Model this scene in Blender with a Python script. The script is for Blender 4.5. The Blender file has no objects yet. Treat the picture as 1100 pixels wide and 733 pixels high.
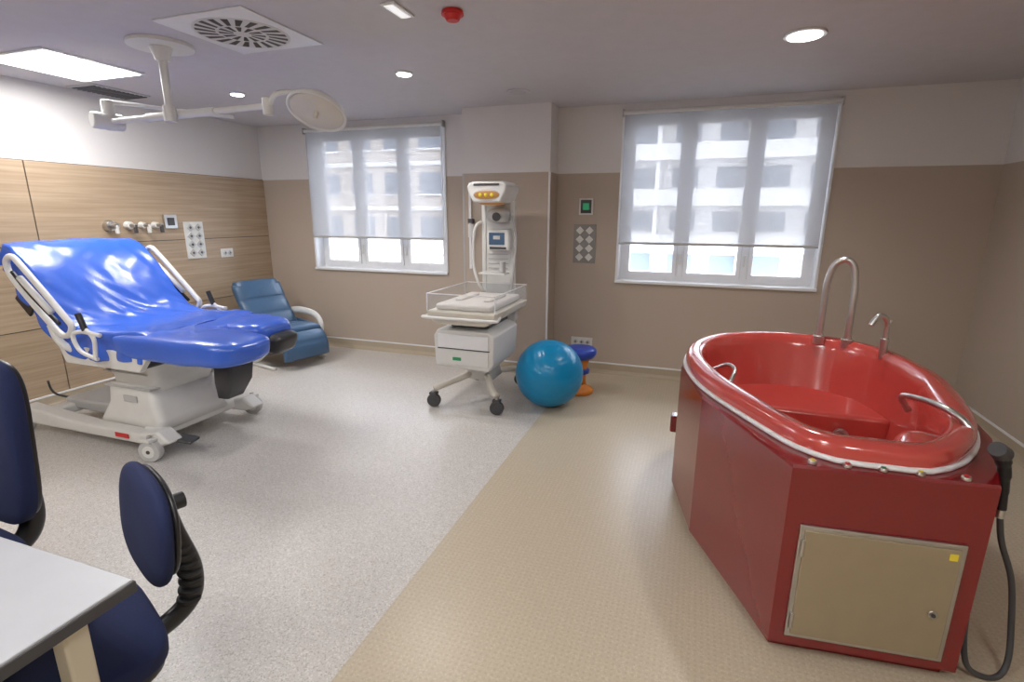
import bpy, math, random
from mathutils import Vector, Matrix, Euler, noise
random.seed(3)
sc=bpy.context.scene
sc.view_settings.view_transform='Standard'
sc.view_settings.exposure=.12
# ------------------------------------------------------------------ materials
M={}
def mat(name,col,rough=.5,metal=0,spec=.5,coat=0,emis=None,es=0,bump=None,trans=0,alpha=1):
    m=bpy.data.materials.new(name); m.use_nodes=True
    nt=m.node_tree; b=nt.nodes['Principled BSDF']
    b.inputs['Base Color'].default_value=(*col,1); b.inputs['Roughness'].default_value=rough
    b.inputs['Metallic'].default_value=metal; b.inputs['Specular IOR Level'].default_value=spec
    b.inputs['Coat Weight'].default_value=coat; b.inputs['Coat Roughness'].default_value=.08
    b.inputs['Transmission Weight'].default_value=trans; b.inputs['Alpha'].default_value=alpha
    if emis: b.inputs['Emission Color'].default_value=(*emis,1); b.inputs['Emission Strength'].default_value=es
    # subtle procedural variation
    tc=nt.nodes.new('ShaderNodeTexCoord'); n=nt.nodes.new('ShaderNodeTexNoise')
    n.inputs['Scale'].default_value=bump[0] if bump else 12
    n.inputs['Detail'].default_value=4
    nt.links.new(tc.outputs['Object'],n.inputs['Vector'])
    mx=nt.nodes.new('ShaderNodeMix'); mx.data_type='RGBA'
    mx.inputs[6].default_value=(*[c*.94 for c in col],1); mx.inputs[7].default_value=(*[min(1,c*1.05) for c in col],1)
    nt.links.new(n.outputs['Fac'],mx.inputs[0]); nt.links.new(mx.outputs[2],b.inputs['Base Color'])
    if bump:
        bp=nt.nodes.new('ShaderNodeBump'); bp.inputs['Strength'].default_value=bump[1]; bp.inputs['Distance'].default_value=bump[2]
        nt.links.new(n.outputs['Fac'],bp.inputs['Height']); nt.links.new(bp.outputs[0],b.inputs['Normal'])
    M[name]=m; return m
def N(nt,t,**k):
    n=nt.nodes.new(t)
    for a,v in k.items(): setattr(n,a,v)
    return n
def wallmat():
    m=bpy.data.materials.new('wall_paint'); m.use_nodes=True; nt=m.node_tree; b=nt.nodes['Principled BSDF']
    g=N(nt,'ShaderNodeNewGeometry'); s=N(nt,'ShaderNodeSeparateXYZ'); nt.links.new(g.outputs['Position'],s.inputs[0])
    c=N(nt,'ShaderNodeMath',operation='GREATER_THAN'); c.inputs[1].default_value=1.88; nt.links.new(s.outputs['Z'],c.inputs[0])
    n=N(nt,'ShaderNodeTexNoise'); n.inputs['Scale'].default_value=90; nt.links.new(g.outputs['Position'],n.inputs['Vector'])
    mx=N(nt,'ShaderNodeMix',data_type='RGBA'); mx.inputs[6].default_value=(.47,.392,.322,1); mx.inputs[7].default_value=(.72,.70,.69,1)
    nt.links.new(c.outputs[0],mx.inputs[0]); nt.links.new(mx.outputs[2],b.inputs['Base Color'])
    b.inputs['Roughness'].default_value=.55
    bp=N(nt,'ShaderNodeBump'); bp.inputs['Strength'].default_value=.15; bp.inputs['Distance'].default_value=.002
    nt.links.new(n.outputs['Fac'],bp.inputs['Height']); nt.links.new(bp.outputs[0],b.inputs['Normal'])
    return m
def floormat():
    m=bpy.data.materials.new('vinyl_floor'); m.use_nodes=True; nt=m.node_tree; b=nt.nodes['Principled BSDF']; L=nt.links.new
    g=N(nt,'ShaderNodeNewGeometry'); s=N(nt,'ShaderNodeSeparateXYZ'); L(g.outputs['Position'],s.inputs[0])
    c=N(nt,'ShaderNodeMath',operation='GREATER_THAN'); c.inputs[1].default_value=-1.015; L(s.outputs['X'],c.inputs[0])
    def speck(scale,lo,hi,base,col):
        v=N(nt,'ShaderNodeTexVoronoi'); v.inputs['Scale'].default_value=scale; L(g.outputs['Position'],v.inputs['Vector'])
        r=N(nt,'ShaderNodeValToRGB'); r.color_ramp.elements[0].position=lo; r.color_ramp.elements[1].position=hi
        r.color_ramp.elements[0].color=(1,1,1,1); r.color_ramp.elements[1].color=(0,0,0,1)
        sp=N(nt,'ShaderNodeSeparateColor'); L(v.outputs['Color'],sp.inputs[0]); L(sp.outputs[0],r.inputs[0])
        mx=N(nt,'ShaderNodeMix',data_type='RGBA'); L(r.outputs[0],mx.inputs[0])
        if isinstance(base,tuple): mx.inputs[6].default_value=base
        else: L(base,mx.inputs[6])
        mx.inputs[7].default_value=col; return mx.outputs[2]
    ga=speck(230,.12,.2,(.585,.56,.53,1),(.42,.39,.36,1))
    ga=speck(190,.12,.2,ga,(.70,.675,.65,1))
    be=speck(200,.15,.22,(.52,.445,.33,1),(.58,.51,.39,1))
    # regular embossed dots in beige area
    mp=N(nt,'ShaderNodeVectorMath',operation='SCALE'); mp.inputs['Scale'].default_value=45; L(g.outputs['Position'],mp.inputs[0])
    fr=N(nt,'ShaderNodeVectorMath',operation='FRACTION'); L(mp.outputs[0],fr.inputs[0])
    ds=N(nt,'ShaderNodeVectorMath',operation='DISTANCE')
    fx=N(nt,'ShaderNodeSeparateXYZ'); L(fr.outputs[0],fx.inputs[0]); fc=N(nt,'ShaderNodeCombineXYZ'); L(fx.outputs[0],fc.inputs[0]); L(fx.outputs[1],fc.inputs[1])
    L(fc.outputs[0],ds.inputs[0]); ds.inputs[1].default_value=(.5,.5,0)
    lt=N(nt,'ShaderNodeMath',operation='LESS_THAN'); lt.inputs[1].default_value=.25; L(ds.outputs['Value'],lt.inputs[0])
    md=N(nt,'ShaderNodeMix',data_type='RGBA'); ml=N(nt,'ShaderNodeMath',operation='MULTIPLY'); ml.inputs[1].default_value=.35; L(lt.outputs[0],ml.inputs[0])
    L(ml.outputs[0],md.inputs[0]); L(be,md.inputs[6]); md.inputs[7].default_value=(.40,.33,.22,1)
    mx=N(nt,'ShaderNodeMix',data_type='RGBA'); L(c.outputs[0],mx.inputs[0]); L(ga,mx.inputs[6]); L(md.outputs[2],mx.inputs[7])
    L(mx.outputs[2],b.inputs['Base Color']); b.inputs['Roughness'].default_value=.34; b.inputs['Specular IOR Level'].default_value=.65
    return m
def woodmat():
    m=bpy.data.materials.new('oak_laminate'); m.use_nodes=True; nt=m.node_tree; b=nt.nodes['Principled BSDF']; L=nt.links.new
    g=N(nt,'ShaderNodeNewGeometry'); mp=N(nt,'ShaderNodeMapping'); mp.inputs['Scale'].default_value=(1,.7,26); L(g.outputs['Position'],mp.inputs[0])
    n=N(nt,'ShaderNodeTexNoise'); n.inputs['Scale'].default_value=2.2; n.inputs['Detail'].default_value=6; n.inputs['Distortion'].default_value=.3; L(mp.outputs[0],n.inputs['Vector'])
    r=N(nt,'ShaderNodeValToRGB'); e=r.color_ramp.elements
    e[0].position=.28; e[0].color=(.36,.262,.172,1); e[1].position=.72; e[1].color=(.49,.375,.26,1)
    L(n.outputs['Fac'],r.inputs[0]); L(r.outputs[0],b.inputs['Base Color']); b.inputs['Roughness'].default_value=.45
    return m
def blindmat():
    m=bpy.data.materials.new('screen_fabric'); m.use_nodes=True; nt=m.node_tree; L=nt.links.new
    nt.nodes.remove(nt.nodes['Principled BSDF']); o=nt.nodes['Material Output']
    d=N(nt,'ShaderNodeBsdfDiffuse'); d.inputs[0].default_value=(.75,.75,.76,1)
    t=N(nt,'ShaderNodeBsdfTranslucent'); t.inputs[0].default_value=(.36,.355,.36,1)
    p=N(nt,'ShaderNodeBsdfTransparent')
    g=N(nt,'ShaderNodeNewGeometry'); n=N(nt,'ShaderNodeTexNoise'); n.inputs['Scale'].default_value=200; L(g.outputs['Position'],n.inputs['Vector'])
    a=N(nt,'ShaderNodeMixShader'); a.inputs[0].default_value=.5; L(d.outputs[0],a.inputs[1]); L(t.outputs[0],a.inputs[2])
    mr=N(nt,'ShaderNodeMapRange'); mr.inputs[3].default_value=.29; mr.inputs[4].default_value=.33; L(n.outputs['Fac'],mr.inputs[0])
    c=N(nt,'ShaderNodeMixShader'); L(mr.outputs[0],c.inputs[0]); L(a.outputs[0],c.inputs[1]); L(p.outputs[0],c.inputs[2]); L(c.outputs[0],o.inputs[0]); return m
def glassmat(name,tint,gl):
    m=bpy.data.materials.new(name); m.use_nodes=True; nt=m.node_tree; L=nt.links.new
    nt.nodes.remove(nt.nodes['Principled BSDF']); o=nt.nodes['Material Output']
    p=N(nt,'ShaderNodeBsdfTransparent'); p.inputs[0].default_value=tint; g=N(nt,'ShaderNodeBsdfGlossy'); g.inputs['Roughness'].default_value=.03
    f=N(nt,'ShaderNodeLayerWeight'); f.inputs[0].default_value=gl
    c=N(nt,'ShaderNodeMixShader'); L(f.outputs['Fresnel'],c.inputs[0]); L(p.outputs[0],c.inputs[1]); L(g.outputs[0],c.inputs[2]); L(c.outputs[0],o.inputs[0]); return m
WALL=wallmat(); FLOOR=floormat(); WOOD=woodmat(); BLIND=blindmat()
GLASS=glassmat('window_glass',(.97,.98,1,1),.15)
def acrmat():
    m=bpy.data.materials.new('clear_acrylic'); m.use_nodes=True; nt=m.node_tree; L=nt.links.new
    nt.nodes.remove(nt.nodes['Principled BSDF']); o=nt.nodes['Material Output']
    p=N(nt,'ShaderNodeBsdfTransparent'); p.inputs[0].default_value=(.97,.985,1,1); g=N(nt,'ShaderNodeBsdfDiffuse'); g.inputs[0].default_value=(.85,.88,.9,1)
    c=N(nt,'ShaderNodeMixShader'); c.inputs[0].default_value=.14; L(p.outputs[0],c.inputs[1]); L(g.outputs[0],c.inputs[2]); L(c.outputs[0],o.inputs[0]); return m
ACR=acrmat()
CEIL=mat('ceiling_paint',(.58,.56,.585),.7)
WHT=mat('white_plastic',(.72,.72,.70),.35); PVC=mat('white_pvc',(.83,.84,.86),.3); OFFW=mat('cream_plastic',(.64,.60,.52),.4)
LG=mat('light_grey',(.5,.5,.5),.45); DG=mat('dark_grey',(.06,.06,.065),.45); BLK=mat('black_plastic',(.012,.012,.014),.35)
BLKF=mat('black_rubber',(.02,.02,.022),.6)
CHR=mat('chrome',(.68,.68,.67),.30,1); STEEL=mat('brushed_steel',(.55,.54,.52),.3,1)
ALU=mat('gold_aluminium',(.42,.355,.25),.36,.6)
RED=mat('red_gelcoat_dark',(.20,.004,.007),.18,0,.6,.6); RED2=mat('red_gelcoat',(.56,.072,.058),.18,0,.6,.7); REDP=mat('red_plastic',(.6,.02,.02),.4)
SHEET=mat('blue_sheet',(.030,.125,.64),.27,spec=.8,bump=(9,.25,.012))
NAVY=mat('navy_fabric',(.005,.012,.06),.85,bump=(220,.3,.002)); TEAL=mat('blue_vinyl',(.055,.12,.22),.34,bump=(25,.15,.004))
BALL=mat('ball_rubber',(.0,.23,.48),.30); ORG=mat('orange_plastic',(.75,.25,.03),.35); BLU=mat('blue_plastic',(.02,.06,.4),.35)
DESK=mat('desk_laminate',(.42,.43,.46),.35); GRN=mat('green_sign',(.02,.25,.10),.4,emis=(.05,.7,.3),es=.15); GRNP=mat('green_plastic',(.03,.3,.12),.4)
LITE=mat('light_diffuser',(1,1,1),.5,emis=(1,.98,.95),es=9); AMB=mat('amber_lamp',(.34,.18,.06),.3,emis=(1,.45,.1),es=.1)
SCR=mat('lcd_screen',(.02,.03,.05),.2,emis=(.1,.18,.3),es=.35); CREAM=mat('cream_metal',(.70,.64,.50),.4)
MATT=mat('cot_mattress',(.70,.66,.62),.8,bump=(30,.3,.01)); YEL=mat('yellow_label',(.8,.65,.05),.4)
# ------------------------------------------------------------------ mesh helpers
def fin(name,vs,fs,m,parent=None,smooth=False,bevel=0,seg=2,loc=None,rot=None):
    me=bpy.data.meshes.new(name); me.from_pydata([tuple(v) for v in vs],[],fs); me.update(); me.validate()
    o=bpy.data.objects.new(name,me); bpy.context.collection.objects.link(o)
    me.materials.append(m)
    import bmesh
    b=bmesh.new(); b.from_mesh(me); bmesh.ops.recalc_face_normals(b,faces=b.faces); b.to_mesh(me); b.free()
    if smooth:
        for p in me.polygons: p.use_smooth=True
    if bevel:
        md=o.modifiers.new('bevel','BEVEL'); md.width=bevel; md.segments=seg; md.limit_method='ANGLE'; md.angle_limit=.6
        for p in me.polygons: p.use_smooth=True
        md.harden_normals=True
    if parent: o.parent=parent
    if loc: o.location=loc
    if rot: o.rotation_euler=rot
    return o
def root(name,loc=(0,0,0),rz=0):
    e=bpy.data.objects.new(name,None); e.empty_display_size=.1; bpy.context.collection.objects.link(e); e.location=loc; e.rotation_euler=(0,0,rz); return e
BF=[(0,1,3,2),(4,6,7,5),(0,4,5,1),(2,3,7,6),(0,2,6,4),(1,5,7,3)]
def boxes(name,lst,m,parent=None,bevel=0):
    vs=[];fs=[]
    for (x0,x1,y0,y1,z0,z1) in lst:
        k=len(vs); vs+=[(x,y,z) for x in(x0,x1) for y in(y0,y1) for z in(z0,z1)]
        fs+=[tuple(k+i for i in f) for f in BF]
    return fin(name,vs,fs,m,parent,bevel=bevel)
def box(name,c,s,m,parent=None,bevel=.004,rot=None):
    x,y,z=[v/2 for v in s]
    vs=[(a,b,d) for a in(-x,x) for b in(-y,y) for d in(-z,z)]
    return fin(name,vs,BF,m,parent,bevel=min(bevel,min(s)*.45),loc=c,rot=rot)
def loft(name,rings,m,parent=None,cap=(True,True),smooth=True,closed=True,loop=False,bevel=0):
    n=len(rings[0]); vs=[v for r in rings for v in r]; fs=[]
    R=len(rings)
    for i in range(R if loop else R-1):
        j2=(i+1)%R
        for j in range(n if closed else n-1):
            k=(j+1)%n; fs.append((i*n+j,i*n+k,j2*n+k,j2*n+j))
    if not loop and closed:
        if cap[0]: fs.append(tuple(range(n)))
        if cap[1]: fs.append(tuple((R-1)*n+j for j in range(n)))
    return fin(name,vs,fs,m,parent,smooth=smooth,bevel=bevel)
def catmull(pts,sub=8,closed=False):
    P=[Vector(p) for p in pts]; n=len(P); out=[]
    for i in range(n if closed else n-1):
        if closed: a,b,c,d=P[(i-1)%n],P[i],P[(i+1)%n],P[(i+2)%n]
        else: a,b,c,d=P[max(i-1,0)],P[i],P[i+1],P[min(i+2,n-1)]
        for k in range(sub):
            t=k/sub; out.append(.5*((2*b)+(c-a)*t+(2*a-5*b+4*c-d)*t*t+(3*b-a-3*c+d)*t**3))
    if not closed: out.append(P[-1])
    return out
def tube(name,pts,r,m,parent=None,sub=8,closed=False,n=12,flat=1.0):
    P=catmull(pts,sub,closed) if sub>1 else [Vector(p) for p in pts]
    rings=[]; L=len(P); nrm=None
    for i in range(L):
        t=(P[(i+1)%L]-P[i-1]) if closed else (P[min(i+1,L-1)]-P[max(i-1,0)])
        t.normalize()
        if nrm is None:
            a=Vector((0,0,1)) if abs(t.z)<.9 else Vector((1,0,0)); nrm=t.cross(a).normalized()
        nrm=(nrm-t*nrm.dot(t)).normalized(); b=t.cross(nrm)
        rr=r[min(i*len(r)//L,len(r)-1)] if isinstance(r,list) else r
        rings.append([P[i]+nrm*math.cos(2*math.pi*j/n)*rr+b*math.sin(2*math.pi*j/n)*rr*flat for j in range(n)])
    return loft(name,rings,m,parent,loop=closed)
def cyl(name,p0,p1,r,m,parent=None,r2=None,n=32,bevel=.003):
    p0,p1=Vector(p0),Vector(p1); t=(p1-p0).normalized(); a=Vector((0,0,1)) if abs(t.z)<.9 else Vector((1,0,0))
    u=t.cross(a).normalized(); v=t.cross(u); r2=r if r2 is None else r2
    rings=[[p+(u*math.cos(2*math.pi*j/n)+v*math.sin(2*math.pi*j/n))*q for j in range(n)] for p,q in((p0,r),(p1,r2))]
    return loft(name,rings,m,parent,bevel=min(bevel,r*.3,r2*.3+1e-4))
def pad(name,c,s,m,parent=None,e=.35,rot=None,nu=40,nv=24,wob=0):
    vs=[];fs=[]
    def f(w,p): return math.copysign(abs(w)**p,w)
    for i in range(nv+1):
        ph=-math.pi/2+math.pi*i/nv
        for j in range(nu):
            th=2*math.pi*j/nu
            x=f(math.cos(ph),e)*f(math.cos(th),e)*s[0]/2; y=f(math.cos(ph),e)*f(math.sin(th),e)*s[1]/2; z=f(math.sin(ph),e)*s[2]/2
            if wob:
                d=noise.noise(Vector((x*9+c[0],y*9+c[1],z*9)))*wob; l=Vector((x,y,z)); l=l+l.normalized()*d if l.length>0 else l; x,y,z=l
            vs.append((x,y,z))
    for i in range(nv):
        for j in range(nu):
            k=(j+1)%nu; fs.append((i*nu+j,i*nu+k,(i+1)*nu+k,(i+1)*nu+j))
    return fin(name,vs,fs,m,parent,smooth=True,loc=c,rot=rot)
def prism(name,pts,axis,a,b,m,parent=None,bevel=.006,seg=2):
    def mk(p,t):
        return {'x':(t,p[0],p[1]),'y':(p[0],t,p[1]),'z':(p[0],p[1],t)}[axis]
    n=len(pts); vs=[mk(p,a) for p in pts]+[mk(p,b) for p in pts]
    fs=[tuple(range(n)),tuple(range(n,2*n))]+[(i,(i+1)%n,n+(i+1)%n,n+i) for i in range(n)]
    return fin(name,vs,fs,m,parent,bevel=bevel,seg=seg)
def caster(name,x,y,r,parent,wm=LG,hub=WHT,w=.03,ang=.5):
    c,s=math.cos(ang),math.sin(ang)
    cyl(name+'_tyre',(x+s*w/2,y-c*w/2,r),(x-s*w/2,y+c*w/2,r),r,wm,parent,bevel=.008)
    cyl(name+'_hub',(x+s*(w/2+.004),y-c*(w/2+.004),r),(x-s*(w/2+.004),y+c*(w/2+.004),r),r*.55,hub,parent)
    cyl(name+'_axle',(x+s*(w/2+.007),y-c*(w/2+.007),r),(x-s*(w/2+.007),y+c*(w/2+.007),r),r*.18,DG,parent)
    cyl(name+'_stem',(x,y,r*1.0),(x,y,r*2+.03),.014,STEEL,parent)
    box(name+'_fork',(x,y,r*2+.004),(r*1.1,w*1.3,.02),hub,parent)
# ------------------------------------------------------------------ room
XL,XR,YB,YF,H=-4.73,2.08,4.9,-1.7,2.45
T=.3
boxes('floor',[(XL-T,XR+T,YF-T,YB+T,-.1,0)],FLOOR)
boxes('ceiling',[(XL-T,XR+T,YF-T,YB+T,H,H+.15)],CEIL)
boxes('wall_left',[(XL-T,XL,YF-T,YB+T,0,H)],WALL)
boxes('wall_right',[(XR,XR+T,YF-T,YB+T,0,H)],WALL)
boxes('wall_front',[(XL,XR,YF-T,YF,0,H)],WALL)
W1=(-4.05,-2.42); W2=(-.654,.978); ZS,ZT=.9065,2.37
boxes('wall_back',[(XL,W1[0],YB,YB+T,0,H),(W1[1],W2[0],YB,YB+T,0,H),(W2[1],XR,YB,YB+T,0,H),
  (W1[0],W1[1],YB,YB+T,0,ZS),(W2[0],W2[1],YB,YB+T,0,ZS),(W1[0],W1[1],YB,YB+T,ZT,H),(W2[0],W2[1],YB,YB+T,ZT,H)],WALL)
CX0,CX1,CY=-2.10,-1.255,4.64
boxes('column',[(CX0,CX1,CY,YB,0,H)],WALL)
boxes('trim_1',[(CX1-.012,CX1+.004,CY-.004,CY+.012,.1,1.88)],PVC)
boxes('trim_2',[(CX0-.004,CX0+.012,CY-.004,CY+.012,.1,1.88)],LG)
COVE=mat('cove_vinyl',(.45,.38,.28),.45)
def base(name,x0,y0,x1,y1,nx,ny):
    r=root(name)
    prof=[(0,0),(.045,0),(.02,.012),(.010,.035),(.010,.095),(0,.095)]
    rings=[[(px+nx*d,py+ny*d,z) for d,z in prof] for px,py in((x0,y0),(x1,y1))]
    loft('cove',rings,COVE,r,smooth=False)
    bd=[(0,.095),(.013,.095),(.013,.107),(0,.107)]
    loft('bead',[[(px+nx*d,py+ny*d,z) for d,z in bd] for px,py in((x0,y0),(x1,y1))],PVC,r,smooth=False)
base('baseboard_back',XL,YB,CX0,YB,0,-1); base('baseboard_back.001',CX1,YB,XR,YB,0,-1)
base('baseboard_column',CX0,CY,CX1,CY,0,-1); base('baseboard_right',XR,YF,XR,YB,-1,0)
base('baseboard_left',XL+.018,YF,XL+.018,YB,1,0); base('baseboard_front',XL,YF,XR,YF,0,1)
ys=[YF,-.9,.85,2.6,YB]; zs=[(0.0,.63),(.637,1.253),(1.26,1.88)]
boxes('wall_panel_wood',[(XL,XL+.018,ys[i]+.004,ys[i+1]-.004,a,b) for i in range(4) for a,b in zs],WOOD)
boxes('trim_panel_joints',[(XL,XL+.006,YF,YB,0,1.885)],DG)
def window(name,x0,x1):
    r=root(name); y0,y1=YB+.12,YB+.18; f=.055
    w=(x1-x0)/3
    L=[(x0,x0+f,y0,y1,ZS,ZT),(x1-f,x1,y0,y1,ZS,ZT),(x0+f,x1-f,y0,y1,ZS,ZS+f),(x0+f,x1-f,y0,y1,ZT-f,ZT)]
    for i in(1,2): L.append((x0+w*i-.03,x0+w*i+.03,y0+.001,y1-.001,ZS+f,ZT-f))
    boxes('frame',L,PVC,r)
    S=[]
    for i in range(3):
        a=x0+w*i+(.055 if i==0 else .03); b=x0+w*(i+1)-(.055 if i==2 else .03); s=.035; q0,q1=ZS+f,ZT-f
        S+=[(a,a+s,y0-.012,y1-.01,q0,q1),(b-s,b,y0-.012,y1-.01,q0,q1),(a+s,b-s,y0-.012,y1-.01,q0,q0+s),(a+s,b-s,y0-.012,y1-.01,q1-s,q1)]
    boxes('sashes',S,PVC,r)
    boxes('gaskets',[(x0+w*i-.031,x0+w*i-.029,y0-.013,y0,ZS+f,ZT-f) for i in(1,2)]+[(x0+w*i+.029,x0+w*i+.031,y0-.013,y0,ZS+f,ZT-f) for i in(1,2)],LG,r)
    boxes('panes',[(x0+f,x1-f,y0+.028,y0+.032,ZS+f,ZT-f)],GLASS,r)
    boxes('reveal',[(x0,x0+.004,YB,y0,ZS,ZT),(x1-.004,x1,YB,y0,ZS,ZT),(x0,x1,YB,y0,ZT-.004,ZT)],PVC,r)
    boxes('sill',[(x0-.02,x1+.02,YB-.03,y0,ZS-.012,ZS+.012)],PVC,r,bevel=.003)
    boxes('casing',[(x0-.02,x0,YB-.012,YB,ZS,ZT+.02),(x1,x1+.02,YB-.012,YB,ZS,ZT+.02)],PVC,r)
    for i in(1,2): box('handle_%d'%i,(x0+w*i,y0-.02,1.12),(.018,.02,.1),WHT,r)
    return r
window('window_1',*W1); window('window_2',*W2)
def blind(name,x0,x1):
    r=root(name)
    boxes('fabric',[(x0+.0,x1-.015,YB-.036,YB-.0345,1.265,ZT-.01)],BLIND,r)
    cyl('roller',(x0-.01,YB-.036,ZT),(x1+.01,YB-.036,ZT),.018,WHT,r)
    boxes('brackets',[(x0-.02,x0-.008,YB-.06,YB,ZT-.03,ZT+.03),(x1+.008,x1+.02,YB-.06,YB,ZT-.03,ZT+.03)],LG,r)
    boxes('hem_bar',[(x0,x1-.015,YB-.042,YB-.030,1.25,1.272)],LG,r,bevel=.003)
    tube('chain',[(x1+.0,YB-.05,ZT),(x1+.002,YB-.05,1.8),(x1,YB-.05,1.1)],.003,WHT,r,n=6)
blind('roller_blind',*W1); blind('roller_blind',*W2)
# ------------------------------------------------------------------ ceiling items
r=root('added_light_panel',(-4.0,2.56,H)); box('frame',(0,0,-.006),(.62,.62,.014),PVC,r); box('diffuser',(0,0,-.014),(.57,.57,.006),LITE,r,0)
ADDED_PANELS=[(-3.2,.2),(-.9,.3),(.9,-.3),(-2.0,-1.0)]  # unseen ceiling panels, added to help light the closed room
for i,(x,y) in enumerate(ADDED_PANELS):
    r=root('added_light_panel',(x,y,H)); box('frame',(0,0,-.006),(.62,.62,.014),PVC,r); box('diffuser',(0,0,-.014),(.57,.57,.006),LITE,r,0)
def downlight(x,y,rad):
    r=root('ceiling_downlight',(x,y,H))
    cyl('trim_ring',(0,0,-.012),(0,0,0),rad,PVC,r); cyl('diffuser',(0,0,-.018),(0,0,-.006),rad*.8,LITE,r)
for x,y,q in [(.468,3.398,.105),(-1.974,3.416,.06),(-3.58,3.54,.06)]: downlight(x,y,q)
r=root('ceiling_speaker',(-1.40,4.17,H)); cyl('ring',(0,0,-.01),(0,0,0),.09,CEIL,r); cyl('grille',(0,0,-.014),(0,0,-.01),.07,LG,r)
r=root('emergency_light',(-1.42,2.42,H)); box('body',(0,0,-.005),(.08,.19,.010),WHT,r); box('lens',(0,0,-.011),(.05,.16,.004),mat('em_lens',(.9,.9,.9),.4,emis=(1,1,1),es=.5),r)
r=root('smoke_detector',(-1.18,2.52,H)); cyl('base',(0,0,-.02),(0,0,0),.055,REDP,r,r2=.05); cyl('head',(0,0,-.045),(0,0,-.02),.03,REDP,r,r2=.045)
r=root('air_diffuser',(-2.38,2.435,H))
box('plate',(0,0,-.004),(.58,.58,.008),PVC,r)
fn=[];fv=[]
for (r_a,r_b,k) in((.045,.115,12),(.13,.225,20)):
    for i in range(k):
        a=2*math.pi*i/k; w=.32*2*math.pi/k
        b=len(fv)
        for rr_,s in((r_a,-1),(r_b,-1),(r_b,1),(r_a,1)):
            aa=a+s*w*.8+(.10 if rr_==r_b else 0); fv.append((rr_*math.cos(aa),rr_*math.sin(aa),-.0115))
        fn.append((b,b+1,b+2,b+3))
cyl('disc',(0,0,-.011),(0,0,-.004),.24,WHT,r); fin('slots',fv,fn,BLK,r)
r=root('ventilation_grille',(-4.50,3.17,H)); box('frame',(0,0,-.005),(.3,.45,.01),LG,r)
boxes('louvres',[(-.12,.12,-.2+i*.036,-.2+i*.036+.02,-.016,-.010) for i in range(12)],DG,r)
# examination lamp
r=root('examination_lamp',(-2.99,2.44,0))
cyl('ceiling_plate',(0,0,H-.02),(0,0,H),.17,WHT,r); cyl('canopy',(0,0,H-.09),(0,0,H-.02),.035,WHT,r,r2=.06)
cyl('pole',(0,0,2.07),(0,0,H-.06),.022,WHT,r); cyl('pivot',(0,0,2.03),(0,0,2.12),.035,WHT,r)
cyl('arm',(-.58,.05,2.07),(.70,.05,2.09),.017,WHT,r); cyl('arm_sleeve',(-.25,.05,2.075),(.3,.05,2.083),.024,WHT,r)
cyl('elbow',(-.60,.06,2.02),(-.60,.06,2.20),.036,WHT,r,bevel=.01); cyl('elbow_cap',(-.62,-.04,2.07),(-.58,.13,2.07),.05,WHT,r,bevel=.012)
cyl('upper_arm',(-.60,.06,2.19),(.02,.45,2.13),.012,WHT,r)
cyl('head_joint',(.68,.05,2.04),(.68,.05,2.13),.028,WHT,r)
tube('yoke',[(.70,.05,2.10),(.78,.02,2.14),(.88,.08,2.15),(.95,.10,2.11)],.014,WHT,r)
nv=Vector((.04,-.50,-.86)).normalized(); c0=Vector((.97,.10,2.055)); a=nv.cross(Vector((0,0,1))).normalized(); b=nv.cross(a)
rg=[]
for d,q in((-.075,.03),(-.07,.06),(-.05,.11),(-.02,.148),(.0,.16),(.012,.16),(.014,.15),(.006,.146),(.004,.02)):
    rg.append([c0+nv*d+(a*math.cos(2*math.pi*j/40)+b*math.sin(2*math.pi*j/40))*q for j in range(40)])
loft('shade',rg,WHT,r)
rg=[[c0+nv*d+(a*math.cos(2*math.pi*j/40)+b*math.sin(2*math.pi*j/40))*q for j in range(40)] for d,q in((.005,.145),(.009,.138),(.010,.01))]
loft('lens',rg,OFFW,r)
cyl('handle',c0+nv*.005,c0+nv*.05,.012,OFFW,r)
# ------------------------------------------------------------------ wall fittings
def sockets(name,loc,axis,cols,rows,pitch,body,face,dep=.02):
    r=root(name,loc); w,h=cols*pitch[0]+.03,rows*pitch[1]+.03
    def bx(n,u,z,su,sz,d0,d1,m):
        if axis=='y': boxes(n,[(u-su/2,u+su/2,-d1,-d0,z-sz/2,z+sz/2)],m,r,bevel=.002)
        else: boxes(n,[(d0,d1,u-su/2,u+su/2,z-sz/2,z+sz/2)],m,r,bevel=.002)
    bx('plate',0,0,w,h,0,dep*.5,body)
    for i in range(cols):
        for j in range(rows):
            u=(i-(cols-1)/2)*pitch[0]; z=(j-(rows-1)/2)*pitch[1]
            s=pitch[0]*.42; d=dep
            pts=[(u+s,z),(u,z+s),(u-s,z),(u,z-s)]
            if axis=='y': prism('socket_%d_%d'%(i,j),pts,'y',-d,-dep*.4,face,r,.002)
            else: prism('socket_%d_%d'%(i,j),pts,'x',dep*.4,d,face,r,.002)
            s*=.4; pts=[(u+s,z),(u,z+s),(u-s,z),(u,z-s)]
            hm=face if rows>1 and axis=='y' else DG
            if axis=='y': prism('socket_hole_%d_%d'%(i,j),pts,'y',-d-.001,-dep*.4,hm,r,0)
            else: prism('socket_hole_%d_%d'%(i,j),pts,'x',dep*.4,d+.001,hm,r,0)
    return r
MG=mat('mid_grey',(.28,.27,.26),.5)
sockets('socket_panel',(-.974,YB,1.245),'y',2,4,(.09,.082),MG,WHT)
sockets('socket_panel',(XL+.018,3.92,1.247),'x',2,4,(.09,.082),WHT,LG)
sockets('socket_strip',(-.966,YB,.297),'y',3,1,(.06,.06),WHT,LG)
sockets('socket_strip',(XL+.018,4.28,1.10),'x',2,1,(.06,.06),WHT,LG)
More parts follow.
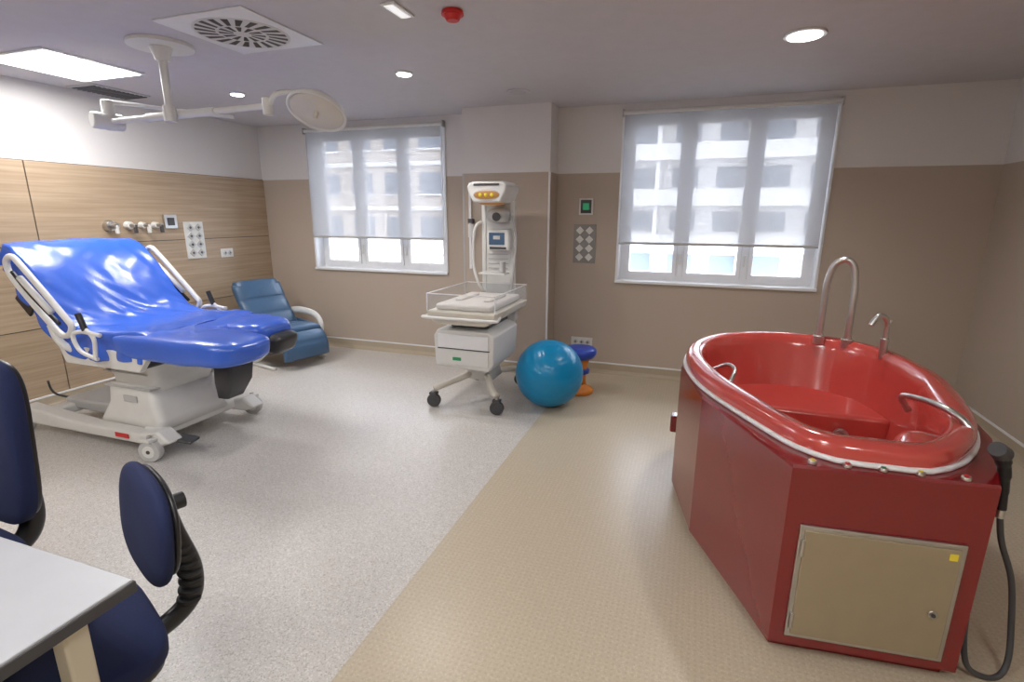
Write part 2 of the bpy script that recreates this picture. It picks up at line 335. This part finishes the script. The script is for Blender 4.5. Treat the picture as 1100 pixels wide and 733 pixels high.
r=root('emergency_call_sign',(-.97,YB,1.585)); box('plate',(0,-.008,0),(.13,.016,.15),WHT,r); box('face',(0,-.018,0),(.10,.006,.12),DG,r); box('symbol',(0,-.022,.0),(.055,.004,.06),GRN,r)
r=root('wall_switch_box',(XL+.018,3.68,1.43)); box('plate',(.01,0,0),(.02,.13,.13),STEEL,r); box('face',(.022,0,0),(.006,.07,.07),DG,r)
r=root('medical_gas_outlets',(XL+.018,3.28,1.40))
for i,(dy,rr_) in enumerate([(-.16,.05),(.0,.036),(.12,.03),(.24,.03)]):
    cyl('outlet_%d'%i,(0,dy,0),(.05,dy,0),rr_,WHT if i else STEEL,r,r2=rr_*.85); cyl('valve_%d'%i,(.05,dy,0),(.11,dy,.0),rr_*.5,STEEL,r); box('lever_%d'%i,(.10,dy,-.03),(.03,.02,.07),DG if i%2 else WHT,r)
r=root('wall_rail',(-2.02,CY,0)); boxes('rail',[(-.012,.012,-.03,-.015,1.0,1.8)],PVC,r,.003); boxes('brackets',[(-.01,.01,-.018,0,1.05,1.08),(-.01,.01,-.018,0,1.7,1.73)],LG,r)
cyl('suction_jar',(.03,-.07,1.3),(.03,-.07,1.42),.03,WHT,r); box('clamp',(.02,-.05,1.45),(.05,.05,.04),DG,r)
# ------------------------------------------------------------------ birthing bathtub
r=root('birthing_bathtub')
egg=[(.60,1.80),(.80,1.845),(1.0,2.15),(1.117,2.665),(1.12,2.95),(1.051,3.291),(.88,3.5),(.672,3.569),(.42,3.54),(.186,3.389),(.05,3.13),(.017,2.813),(.09,2.45),(.245,2.118),(.42,1.84)]
EG=[(p.x,p.y) for p in catmull([(x,y,0) for x,y in egg],10,True)]
ap=[(.36,1.735),(.925,1.79),(1.08,2.2),(1.15,2.7),(1.15,3.0),(1.08,3.35),(.9,3.58),(.66,3.62),(.38,3.59),(.14,3.43),(.02,3.15),(-.01,2.8),(.09,2.33)]
C0=(.58,2.62)
def hit(poly,ang):
    dx,dy=math.cos(ang),math.sin(ang); best=0
    for i in range(len(poly)):
        x1,y1=poly[i][0]-C0[0],poly[i][1]-C0[1]; x2,y2=poly[(i+1)%len(poly)][0]-C0[0],poly[(i+1)%len(poly)][1]-C0[1]
        ex,ey=x2-x1,y2-y1; den=dx*ey-dy*ex
        if abs(den)<1e-9: continue
        t=(x1*ey-y1*ex)/den; s=(x1*dy-y1*dx)/den
        if t>0 and -1e-6<=s<=1+1e-6: best=max(best,t)
    return best
angs=sorted([2*math.pi*i/120 for i in range(120)]+[math.atan2(y-C0[1],x-C0[0])%(2*math.pi) for x,y in ap])
re=[hit(EG,a) for a in angs]; ra=[max(hit(ap,a),e+.004) for a,e in zip(angs,re)]
def ering(s,z,off=0): return [(C0[0]+math.cos(a)*(e*s+off),C0[1]+math.sin(a)*(e*s+off),z) for a,e in zip(angs,re)]
def aring(off,z): return [(C0[0]+math.cos(a)*(e+off),C0[1]+math.sin(a)*(e+off),z) for a,e in zip(angs,ra)]
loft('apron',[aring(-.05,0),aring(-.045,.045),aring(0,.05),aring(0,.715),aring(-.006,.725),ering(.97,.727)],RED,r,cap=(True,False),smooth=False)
loft('basin',[ering(1,.725),ering(1.0,.760,.006),ering(1,.786,0),ering(1,.798,-.02),ering(1,.798,-.07),ering(1,.782,-.092),ering(1,.73,-.10),ering(.85,.60),ering(.80,.35),ering(.72,.24),ering(.5,.2),ering(.02,.2)],RED2,r,cap=(False,True))
tube('white_trim',[(x,y,.735) for x,y,_ in ering(1,0,.008)][::3],.010,PVC,r,sub=2,closed=True,n=8)
bp=[(C0[0]+math.cos(a)*e*.84,C0[1]+math.sin(a)*e*.84) for a,e in zip(angs,re)]
bp=[(x,y) for x,y in bp if y>2.93]; bp.sort(key=lambda p:math.atan2(p[1]-2.9,p[0]-C0[0]))
prism('bench',bp,'z',.2,.50,RED2,r,bevel=.03,seg=4)
pad('arm_bolster',(.87,2.16,.56),(.22,.42,.30),RED2,r,e=.7,rot=(0,0,-.3))
cyl('jet_ring',(.80,2.925,.40),(.80,2.90,.40),.035,STEEL,r); cyl('jet',(.80,2.90,.40),(.80,2.893,.40),.02,DG,r)
for i,(x,y) in enumerate([(.42,1.765),(.52,1.775),(.62,1.782),(.72,1.79),(.84,1.80)]):
    cyl('button_%d'%i,(x,y,.725),(x,y,.738),.013,CHR,r); cyl('button_lens_%d'%i,(x,y,.738),(x,y,.741),.007,[YEL,REDP,GRNP,YEL,REDP][i],r)
tube('grab_rail_right',[(.90,2.45,.72),(.86,2.42,.79),(.90,2.2,.83),(.95,2.10,.80),(.965,2.08,.72)],.012,CHR,r)
tube('grab_rail_left',[(.14,2.66,.76),(.20,2.63,.80),(.23,2.55,.80),(.21,2.47,.76)],.009,CHR,r)
tube('tall_grab_hoop',[(.755,3.46,.77),(.755,3.46,1.0),(.757,3.455,1.13),(.777,3.445,1.23),(.825,3.43,1.265),(.868,3.42,1.23),(.888,3.415,1.13),(.89,3.41,1.0),(.89,3.41,.77)],.018,CHR,r,n=16)
cyl('hoop_foot_1',(.755,3.46,.76),(.755,3.46,.81),.032,CHR,r); cyl('hoop_foot_2',(.89,3.41,.76),(.89,3.41,.81),.032,CHR,r)
cyl('tap_body',(1.01,3.20,.76),(1.01,3.20,.87),.02,CHR,r); tube('tap_spout',[(1.01,3.20,.84),(1.01,3.20,.94),(.99,3.19,.985),(.955,3.18,.99),(.925,3.17,.94)],.013,CHR,r)
cyl('tap_knob',(1.01,3.20,.94),(1.02,3.20,.975),.012,CHR,r)
ang=math.atan2(.055,.565); hr=root('service_hatch',(.36,1.735,0),ang); hr.parent=r
box('frame',(.28,-.006,.305),(.47,.012,.43),STEEL,hr,.003); box('door',(.28,-.014,.305),(.44,.010,.40),ALU,hr,.003)
cyl('lock_rose',(.455,-.019,.27),(.455,-.026,.27),.014,STEEL,hr); cyl('lock_key',(.455,-.026,.27),(.455,-.032,.27),.006,DG,hr); box('label',(.478,-.020,.48),(.022,.002,.022),YEL,hr,0)
for i,z in enumerate((.16,.44)): cyl('hinge_%d'%i,(.058,-.018,z-.03),(.058,-.018,z+.03),.006,STEEL,hr)
box('side_inlet',(-.015,2.98,.33),(.06,.08,.10),RED,r,.01)
box('shower_bracket',(.975,1.93,.66),(.06,.05,.05),STEEL,r)
tube('hand_shower',[(.993,1.90,.60),(.985,1.90,.67),(.97,1.89,.74),(.945,1.875,.80)],[.013,.015,.018,.022],BLK,r)
cyl('shower_head',(.955,1.885,.79),(.925,1.86,.815),.028,DG,r,r2=.024); cyl('hose_ferrule',(.993,1.90,.57),(.993,1.90,.61),.012,CHR,r)
tube('shower_hose',[(.993,1.90,.58),(1.02,1.91,.48),(1.08,1.93,.34),(1.11,1.93,.18),(1.11,1.90,.06),(1.08,1.87,.012),(1.03,1.85,.012),(.975,1.84,.05),(.96,1.86,.14),(.97,1.90,.24)],.009,DG,r,n=10)
# ------------------------------------------------------------------ birthing bed
r=root('birthing_bed')
prof=[(-2.98,.80),(-3.1,.815),(-3.33,.80),(-3.52,.80),(-3.66,.87),(-3.82,1.05),(-3.97,1.22),(-4.09,1.30),(-4.18,1.295),(-4.24,1.21)]
PP=catmull([(x,0,z) for x,z in prof],7)
nw=60; vs=[];fs=[]; Y0=2.48
for i,p in enumerate(PP):
    q=PP[min(i+1,len(PP)-1)]-PP[max(i-1,0)]; q.normalize(); nn=Vector((q.z,0,-q.x))
    if nn.z<0: nn=-nn
    u=i/(len(PP)-1); hw=.40+.015*math.sin(u*3)
    if u>.72: hw*=math.sqrt(max(.05,1-((u-.72)/.28)**3*.6))
    for j in range(nw+1):
        w=(j/nw-.5)*2; arc=abs(w)
        y=math.copysign(min(arc,.80)/.80*hw,w); drop=0
        if arc>.80:
            k=(arc-.80)/.20; y=math.copysign(hw+.03*math.sin(k*1.57),w); drop=.17*k*(1.0 if u<.62 else .75)
        base_=Vector((p.x,Y0+y,p.z))-nn*drop
        fold=max(0,1-abs(u-.42)/.25)
        wr=.008*noise.noise(Vector((p.x*5,y*3,1)))+.005*noise.noise(Vector((p.x*12+y*6,y*10,4)))-(.007+.016*fold)*abs(noise.noise(Vector((p.x*9-y*7,y*5,7))))
        base_+=nn*(wr+.02*(1-min(1,arc)**2))
        if arc>.8: base_.y+=.014*math.copysign(1,w)*math.sin(i*.9)*((arc-.8)/.2)
        vs.append(base_)
for i in range(len(PP)-1):
    for j in range(nw): a=i*(nw+1)+j; fs.append((a,a+1,a+nw+2,a+nw+1))
o=fin('sheet',vs,fs,SHEET,r,smooth=True); md=o.modifiers.new('s','SOLIDIFY'); md.thickness=.006
sb=o.modifiers.new('sub','SUBSURF'); sb.levels=1; sb.render_levels=1
def lobe(n,x0,x1,y0,y1,zt):
    c=((x0+x1)/2,(y0+y1)/2,zt-.085)
    pad(n,c,(x1-x0,y1-y0,.17),SHEET,r,e=.5,wob=.016,nu=84,nv=44)
lobe('leg_rest_near',-3.33,-2.33,2.03,2.44,.815); lobe('leg_rest_far',-3.3,-2.58,2.47,2.88,.82)
pad('centre_cushion',(-3.05,2.45,.74),(.5,.7,.14),SHEET,r,e=.4)
box('seat_frame',(-3.38,2.44,.64),(.68,.72,.10),DG,r,.02)
bv=Vector((-.60,0,.60)).normalized(); ba=math.atan2(bv.z,-bv.x)
box('back_cushion',(-3.88,2.48,1.00),(.74,.74,.08),SHEET,r,.03,rot=(0,ba,0))
box('back_shell',(-3.90,2.48,.945),(.70,.78,.03),DG,r,.01,rot=(0,ba,0))
def rail(n,y,sgn,dx=0):
    S=lambda L:[(x+dx,yy,z) for x,yy,z in L]
    pts=[(-4.05,y,1.20),(-3.99,y,1.245),(-3.90,y,1.18),(-3.62,y,.91),(-3.56,y,.84),(-3.62,y,.78),(-3.72,y,.82),(-4.00,y,1.09)]
    tube(n+'_loop',S(pts),.018,WHT,r,closed=True,n=12)
    tube(n+'_grip',S([(-4.02,y-.004*sgn,1.15),(-3.86,y,1.0),(-3.67,y,.85)]),.012,BLK,r)
    tube(n+'_bar',S([(-3.93,y-.012,1.12),(-3.70,y-.012,.92)]),.018,WHT,r,sub=2)
    tube(n+'_arm',S([(-3.75,y,.84),(-3.72,y-.02*sgn,.72),(-3.62,y-.10*sgn,.62)]),.022,WHT,r)
rail('side_rail_near',1.995,-1,.08); rail('side_rail_far',2.93,1)
for s,y,dx in(('near',1.98,.08),('far',2.93,0)):
    tube('lever_%s'%s,[(-3.38+dx,y,.66),(-3.36+dx,y,.78),(-3.42+dx,y,.84)],.012,WHT,r); cyl('lever_grip_%s'%s,(-3.42+dx,y,.83),(-3.46+dx,y,.93),.017,BLK,r)
    tube('bent_handle_%s'%s,[(-3.36+dx,y,.66),(-3.50+dx,y,.70),(-3.54+dx,y,.79),(-3.46+dx,y,.82),(-3.3+dx,y,.81)],.012,WHT,r)
def rr(cx,cy,hx,hy,z,rad=.06,n=6):
    o=[]
    for sx,sy,a0 in((1,1,0),(-1,1,90),(-1,-1,180),(1,-1,270)):
        for k in range(n+1):
            a=math.radians(a0+90*k/n); o.append((cx+sx*(hx-rad)+rad*math.cos(a),cy+sy*(hy-rad)+rad*math.sin(a),z))
    return o
def rr(cx,cy,hx,hy,z,rad=.06,n=6):
    o=[]
    for sx,sy,a0 in((1,1,0),(-1,1,90),(-1,-1,180),(1,-1,270)):
        for k in range(n+1):
            a=math.radians(a0+90*k/n); o.append((cx+sx*(hx-rad)+rad*math.cos(a),cy+sy*(hy-rad)+rad*math.sin(a),z))
    return o
loft('pedestal_lower',[rr(-3.42,2.44,.30,.27,.14),rr(-3.41,2.44,.27,.26,.20),rr(-3.40,2.44,.225,.25,.28),rr(-3.40,2.44,.21,.24,.42)],WHT,r)
loft('pedestal_upper',[rr(-3.38,2.44,.19,.22,.36),rr(-3.37,2.44,.20,.23,.46),rr(-3.36,2.44,.24,.27,.60),rr(-3.36,2.44,.30,.30,.62)],WHT,r)
boxes('pedestal_bands',[(-3.605,-3.185,2.185,2.68,.40,.412),(-3.595,-3.20,2.19,2.67,.50,.508)],LG,r)
prism('skirt_near',[(-3.7,.58),(-3.05,.58),(-2.98,.66),(-3.05,.70),(-3.75,.70)],'y',2.05,2.09,WHT,r)
prism('skirt_far',[(-3.7,.58),(-3.05,.58),(-2.98,.66),(-3.05,.70),(-3.75,.70)],'y',2.79,2.83,WHT,r)
for s,y in(('near',2.14),('far',2.80)):
    prism('base_beam_%s'%s,[(-4.42,.10),(-4.36,.19),(-3.75,.15),(-3.2,.15),(-3.05,.19),(-2.95,.12),(-3.05,.08),(-4.36,.07)],'y',y-.055,y+.055,WHT,r,.02,3)
box('cross_beam_head',(-4.2,2.47,.13),(.12,.62,.07),WHT,r,.02); box('cross_beam_foot',(-3.2,2.47,.13),(.14,.62,.07),WHT,r,.02)
boxes('base_cover',[(-4.25,-3.6,2.3,2.6,.12,.20)],LG,r,.02)
box('red_badge',(-3.35,2.078,.125),(.12,.006,.03),REDP,r,.002); box('logo_badge',(-3.38,2.187,.33),(.12,.01,.045),LG,r,.004)
box('pedal',(-2.95,2.20,.11),(.12,.10,.02),DG,r,.008,rot=(0,.2,.3))
for i,(x,y) in enumerate([(-3.08,2.06),(-3.12,2.90),(-4.34,2.08),(-4.34,2.88)]): caster('caster_%d'%i,x,y,.07,r,LG,WHT,.05,.3)
tube('foot_frame',[(-3.1,2.25,.62),(-2.8,2.25,.62),(-2.62,2.25,.66)],.022,DG,r); tube('foot_frame_b',[(-3.1,2.66,.62),(-2.85,2.66,.62),(-2.72,2.66,.66)],.022,DG,r)
loft('stirrup_shell',[rr(-2.74,2.44,.08,.10,.60,.03),rr(-2.76,2.44,.07,.10,.45,.03),rr(-2.80,2.44,.045,.07,.34,.02)],DG,r)
pad('foot_support',(-2.56,2.68,.67),(.10,.26,.13),BLK,r,e=.5,rot=(0,.3,.2))
box('control_plate',(-3.97,2.05,.95),(.16,.02,.10),BLK,r,.01,rot=(0,ba,0))
tube('power_cable',[(-4.4,2.3,.3),(-4.5,2.4,.15),(-4.55,2.7,.01),(-4.65,2.9,.012)],.008,DG,r)
# ------------------------------------------------------------------ recliner armchair (faces +X)
r=root('recliner_armchair',(-3.99,4.19,0),-.26); r.scale=(.93,.93,.93)
def chan(n,path,th,w,k):
    P=catmull([(x,0,z) for x,z in path],10); L=len(P); rings=[]
    for i,p in enumerate(P):
        t=P[min(i+1,L-1)]-P[max(i-1,0)]; t.normalize(); nn=Vector((-t.z,0,t.x))
        u=i/(L-1); b=abs(math.sin(math.pi*u*k))**.5; hh=th*(.72+.28*b)
        e=min(1,.45+min(u,1-u)*9); hh*=e
        ring=[]
        for j in range(20):
            a=2*math.pi*j/20; cx=math.copysign(abs(math.cos(a))**.4,math.cos(a)); cz=math.copysign(abs(math.sin(a))**.6,math.sin(a))
            ring.append(p+Vector((0,cx*w/2,0))+nn*cz*hh/2)
        rings.append(ring)
    loft(n,rings,TEAL,r)
chan('backrest',[(-.12,.36),(-.22,.5),(-.33,.66),(-.43,.84)],.13,.56,3)
chan('head_cushion',[(-.34,.66),(-.40,.76),(-.46,.87)],.16,.50,1)
chan('seat',[(.34,.37),(.1,.37),(-.15,.33)],.15,.54,2)
chan('footrest',[(.33,.36),(.42,.26),(.43,.10)],.10,.54,2)
for s in(-1,1):
    y=s*.31
    tube('arm_%d'%s,[(-.30,y,.50),(-.1,y,.53),(.12,y,.52),(.24,y,.47),(.28,y,.38),(.22,y,.25),(.05,y,.12),(-.1,y,.05)],.024,WHT,r,flat=1.6)
    prism('side_panel_%d'%s,[(-.2,.22),(.24,.22),(.26,.40),(-.2,.44)],'y',y-.012-s*.02,y+.012-s*.02,TEAL,r,.01)
    tube('skid_%d'%s,[(-.42,y,.02),(0,y,.02),(.30,y,.02)],.02,WHT,r,sub=3); tube('rear_leg_%d'%s,[(-.35,y,.03),(-.25,y,.25),(-.28,y,.50)],.02,WHT,r)
box('cross_bar',(-.2,0,.06),(.05,.6,.04),LG,r); box('under_seat',(.02,0,.26),(.4,.56,.08),DG,r)
# ------------------------------------------------------------------ infant radiant warmer
r=root('infant_radiant_warmer',(-1.595,3.85,0))
for i,(x,y) in enumerate([(-.28,-.34),(.26,-.34),(-.22,.42),(.2,.42)]):
    caster('caster_%d'%i,x,y,.055,r,DG,DG,.04,.2)
    tube('leg_%d'%i,[(x,y,.15),(x*.8,y*.85,.17),(x*.45,y*.4,.20),(0,.05,.24)],.030,OFFW,r,flat=.8)
loft('lower_column',[rr(0,.05,.12,.14,.18,.04),rr(0,.05,.10,.12,.30,.04),rr(0,.05,.10,.12,.72,.04)],WHT,r)
prism('drawer_cabinet',[(-.24,.36),(.20,.34),(.24,.40),(.25,.62),(.20,.65),(-.22,.65),(-.25,.60)],'y',-.37,.18,WHT,r,.015,3)
box('drawer_front_upper',(0,-.377,.565),(.42,.012,.11),PVC,r,.006); box('drawer_front_lower',(0,-.377,.44),(.42,.012,.12),WHT,r,.006)
box('drawer_gap',(0,-.372,.505),(.43,.008,.006),DG,r,0); box('brand_label',(-.05,-.384,.43),(.07,.002,.025),GRNP,r,0)
boxes('neck',[(-.16,.16,-.25,.2,.65,.72)],DG,r,.01)
prism('bed_pan',[(-.20,.70),(.20,.70),(.27,.75),(.28,.80),(-.28,.80),(-.27,.75)],'y',-.42,.36,OFFW,r,.012,3)
box('mattress',(0,-.03,.825),(.46,.68,.05),MATT,r,.02)
pad('positioning_aid_left',(-.12,.0,.855),(.08,.40,.03),MATT,r,e=.6); pad('positioning_aid_right',(.12,.0,.855),(.08,.40,.03),MATT,r,e=.6)
# single-sheet clear panels
fin('acrylic_walls',[(-.275,-.412,.8),(-.275,-.412,.93),(-.275,.337,.8),(-.275,.337,.93),(.275,-.412,.8),(.275,-.412,.93),(.275,.337,.8),(.275,.337,.93)],[(0,1,3,2),(4,5,7,6),(0,1,5,4),(2,3,7,6)],ACR,r)
boxes('acrylic_rims',[(-.279,-.271,-.416,.341,.926,.932),(.271,.279,-.416,.341,.926,.932),(-.271,.271,-.416,-.408,.926,.932),(-.27,.27,.333,.341,.926,.932),(-.279,-.271,-.416,-.408,.80,.93),(.271,.279,-.416,-.408,.80,.93)],PVC,r)
tube('hand_rail',[(-.27,-.3,.755),(-.29,-.40,.755),(-.25,-.455,.755),(.25,-.455,.755),(.29,-.40,.755),(.27,-.3,.755)],.012,WHT,r)
boxes('posts',[(-.15,-.11,.38,.43,.5,1.62),(.11,.15,.38,.43,.5,1.62)],WHT,r,.008)
boxes('post_panel',[(-.11,.11,.39,.42,.78,1.62)],WHT,r,.004)
boxes('column_body',[(-.17,.17,.36,.44,.6,.80)],WHT,r,.015)
box('monitor_case',(.03,.34,1.30),(.20,.08,.18),WHT,r,.015); box('monitor_screen',(.02,.298,1.31),(.14,.006,.10),SCR,r,.002); box('monitor_glyph',(.02,.294,1.32),(.06,.002,.03),LG,r,0); box('monitor_keys',(.03,.298,1.232),(.15,.004,.02),DG,r)
pad('alarm_dome',(.02,.34,1.50),(.20,.14,.12),LG,r,e=.7); cyl('gauge',(.03,.27,1.49),(.03,.255,1.49),.035,DG,r)
prism('heater_head',[(-.12,1.60),(.12,1.60),(.165,1.69),(.175,1.735),(.13,1.765),(-.13,1.765),(-.175,1.735),(-.165,1.69)],'y',.12,.45,WHT,r,.02,3)
pad('heater_lamp',(0,.25,1.60),(.20,.22,.04),AMB,r,e=.8); box('heater_vent',(0,.117,1.74),(.22,.01,.016),DG,r)
pad('lamp_window',(0,.12,1.66),(.22,.02,.075),AMB,r,e=1); pad('lamp_bezel',(0,.124,1.66),(.25,.02,.10),LG,r,e=1)
for i,x in enumerate((-.05,0,.05)): pad('lamp_bulb_%d'%i,(x,.110,1.66),(.03,.012,.03),YEL,r,e=1)
tube('hose_loop',[(-.14,.36,1.45),(-.19,.32,1.38),(-.20,.31,1.1),(-.16,.30,.95),(-.12,.33,.86)],.013,WHT,r); tube('hose_thin',[(.14,.36,1.5),(.18,.33,1.3),(.16,.32,1.0),(.14,.34,.86)],.008,LG,r)
box('shelf_tray',(.0,.28,1.02),(.24,.12,.015),WHT,r); cyl('shelf_flask',(.08,.28,1.03),(.08,.28,1.12),.025,LG,r)
boxes('panel_ribs',[(-.09,.09,.382,.39,1.05+i*.04,1.06+i*.04) for i in range(4)],LG,r)
# ------------------------------------------------------------------ ball and stool
def ball():
    n=96;R_=.27;vs=[];fs=[];nu=64
    for i in range(n+1):
        ph=-math.pi/2+math.pi*i/n; q=R_*(1+.006*(abs(math.sin(ph*16))**.3-.5)) if abs(ph)<1.35 else R_
        for j in range(nu): vs.append((q*math.cos(ph)*math.cos(2*math.pi*j/nu),q*math.cos(ph)*math.sin(2*math.pi*j/nu),q*math.sin(ph)))
    for i in range(n):
        for j in range(nu): k=(j+1)%nu; fs.append((i*nu+j,i*nu+k,(i+1)*nu+k,(i+1)*nu+j))
    return fin('birthing_ball',vs,fs,BALL,None,smooth=True,loc=(-1.014,3.855,.27),rot=(.5,.35,0))
ball()
r=root('balance_stool',(-.85,4.26,0))
def rev(n,prof,m):
    loft(n,[[(q*math.cos(2*math.pi*j/36),q*math.sin(2*math.pi*j/36),z) for j in range(36)] for q,z in prof],m,r)
rev('base',[(.12,0),(.13,.02),(.11,.045),(.07,.06),(.06,.08)],ORG); rev('stem',[(.06,.06),(.055,.15),(.07,.26),(.09,.31)],ORG); rev('seat',[(.07,.30),(.12,.32),(.14,.35),(.14,.385),(.12,.40),(.05,.395)],BLU)
rev('ring',[(.065,.17),(.085,.18),(.085,.21),(.065,.22)],BLU)
# ------------------------------------------------------------------ desk
r=root('office_desk',(-1.076,.637,0))
boxes('top',[(-1.5,0,-.80,0,.712,.74)],DESK,r,.003); boxes('edge_band',[(-1.502,.003,-.803,.003,.708,.734)],DG,r,.002)
for i,(x,y) in enumerate([(-.12,-.07),(-.12,-.73),(-1.38,-.07),(-1.38,-.73)]): box('leg_%d'%i,(x,y,.352),(.05,.05,.705),CREAM,r,.008)
boxes('apron_rails',[(-1.38,-.12,-.085,-.055,.65,.705),(-1.38,-.12,-.745,-.715,.65,.705),(-.135,-.105,-.73,-.07,.65,.705)],CREAM,r,.003)
# ------------------------------------------------------------------ office chairs
def star(r,rot=0,seatz=.44):
    for i in range(5):
        a=2*math.pi*i/5+rot; c,s=math.cos(a),math.sin(a)
        tube('spoke_%d'%i,[(0,0,.10),(c*.14,s*.14,.09),(c*.27,s*.27,.07)],.018,BLK,r)
        cyl('wheel_%d'%i,(c*.27-s*.02,s*.27+c*.02,.028),(c*.27+s*.02,s*.27-c*.02,.028),.028,BLKF,r); cyl('wheel_stem_%d'%i,(c*.27,s*.27,.03),(c*.27,s*.27,.08),.01,BLK,r)
    cyl('hub',(0,0,.07),(0,0,.14),.035,BLK,r); cyl('gas_lift',(0,0,.10),(0,0,seatz-.05),.022,BLK,r); box('mechanism',(0,.03,seatz-.055),(.18,.26,.035),BLK,r,.01)
r=root('office_swivel_chair',(-1.385,.615,0),math.radians(-22)); star(r,.3)
pad('seat',(0,0,.45),(.44,.42,.085),NAVY,r,e=.45); pad('seat_shell',(0,0,.415),(.42,.40,.05),BLK,r,e=.45)
pad('backrest',(0,.225,.715),(.38,.060,.29),NAVY,r,e=.75,rot=(-.10,0,0)); pad('backrest_shell',(0,.25,.715),(.35,.035,.26),BLK,r,e=.75,rot=(-.10,0,0))
tube('back_strut',[(0,.06,.39),(0,.20,.385),(0,.29,.43),(0,.31,.52),(0,.28,.66),(0,.265,.75)],.022,BLK,r,flat=1.3)
for i in range(7): z=.43+i*.028; cyl('bellows_%d'%i,(0,.292+.012*math.sin(i*.6),z),(0,.294+.012*math.sin(i*.6),z+.016),.031,BLKF,r,bevel=.005)
cyl('adjust_knob',(0,.26,.74),(0,.32,.74),.022,BLK,r,n=16)
r=root('office_swivel_chair',(-2.13,.66,0),math.radians(-4)); star(r,.8)
pad('seat',(0,0,.45),(.48,.46,.09),NAVY,r,e=.4); pad('seat_shell',(0,0,.41),(.46,.44,.05),BLK,r,e=.4)
pad('backrest',(0,.24,.80),(.48,.07,.54),NAVY,r,e=.42,rot=(-.06,0,0)); pad('backrest_shell',(0,.265,.80),(.46,.04,.52),BLK,r,e=.42,rot=(-.06,0,0))
tube('back_strut',[(0,.06,.39),(0,.24,.385),(0,.31,.45),(0,.315,.60),(0,.30,.75)],.026,BLK,r,flat=1.4)
# ------------------------------------------------------------------ outside
FAC=mat('render_white',(.75,.73,.70),.9); FAC2=mat('render_tan',(.48,.42,.36),.9); WIN=mat('dark_glazing',(.12,.15,.19),.3); GRD=mat('ground_outside',(.3,.3,.3),.9)
r=root('apartment_building')
boxes('body',[(-13,22,36,46,-12,14)],FAC,r)
L=[];Wn=[];Rl=[]
for k in range(-4,5):
    z=k*2.7-.55
    L.append((-13,22,34.4,36.0,z,z+.95)); Wn+= [(x,x+1.5,35.92,36.0,z+1.15,z+2.35) for x in [-12+i*2.6 for i in range(13)]]
    Rl+= [(x,x+.25,34.6,36.0,z+.95,z+2.7) for x in [-13+i*5.2 for i in range(7)]]
boxes('balconies',L,FAC,r); boxes('glazing',Wn,WIN,r); boxes('fins',Rl,FAC,r)
r=root('apartment_building')
boxes('body',[(-45,-14,30,40,-12,16)],FAC2,r); Wn=[];L=[]
for k in range(-4,6):
    z=k*2.7-.8
    for i in range(12): x=-44+i*2.5; Wn.append((x,x+1.5,29.93,30,z+.9,z+2.2)); L.append((x-.1,x+1.6,29.85,30,z+.8,z+.9))
    L.append((-45,-14,29.8,30,z-.1,z+.15))
boxes('glazing',Wn,WIN,r); boxes('bands',L,FAC,r)
boxes('street_ground',[(-60,60,6,60,-12.2,-12)],GRD)
# ------------------------------------------------------------------ lights
w=bpy.data.worlds.new('sky'); sc.world=w; w.use_nodes=True
bg=w.node_tree.nodes['Background']; bg.inputs[0].default_value=(.82,.89,1,1); bg.inputs[1].default_value=10.5
def area(name,loc,rot,sx,sy,p,col=(1,1,1)):
    l=bpy.data.lights.new(name,'AREA'); l.shape='RECTANGLE'; l.size=sx; l.size_y=sy; l.energy=p; l.color=col
    o=bpy.data.objects.new(name,l); bpy.context.collection.objects.link(o); o.location=loc; o.rotation_euler=rot; return o
for n,(x0,x1) in (('window_portal_a',W1),('window_portal_b',W2)):
    o=area(n,((x0+x1)/2,YB+.29,(ZS+ZT)/2),(-math.pi/2,0,0),x1-x0,ZT-ZS,1); o.data.cycles.is_portal=True
sun=bpy.data.lights.new('sun','SUN'); sun.energy=4.5; sun.angle=.05; so=bpy.data.objects.new('sun',sun); bpy.context.collection.objects.link(so); so.rotation_euler=(math.radians(50),0,math.radians(-25))
area('panel_lamp',(-4.0,2.56,H-.03),(0,0,0),.55,.55,20,(1,.98,.96))
for i,(x,y) in enumerate(ADDED_PANELS): area('added_panel_lamp_%d'%i,(x,y,H-.03),(0,0,0),.55,.55,13,(1,.98,.95))  # fill from the added out-of-view panels
for i,(x,y,p) in enumerate([(.468,3.398,18),(-1.974,3.416,18),(-3.58,3.54,12)]):
    l=bpy.data.lights.new('downlight_lamp_%d'%i,'SPOT'); l.energy=p*3; l.spot_size=2.5; l.spot_blend=.8; l.shadow_soft_size=.06; l.color=(1,.96,.92)
    o=bpy.data.objects.new(l.name,l); bpy.context.collection.objects.link(o); o.location=(x,y,H-.03)
# ------------------------------------------------------------------ camera
cam=bpy.data.cameras.new('camera'); co=bpy.data.objects.new('camera',cam); bpy.context.collection.objects.link(co)
cam.sensor_width=36; cam.lens=554.58*36/1100; cam.clip_start=.05
Rm=Matrix.Rotation(.3328,4,'Z')@Matrix.Rotation(math.pi/2-.2383,4,'X')@Matrix.Rotation(.0050,4,'Z')
co.matrix_world=Matrix.Translation((0,0,1.5))@Rm
sc.camera=co
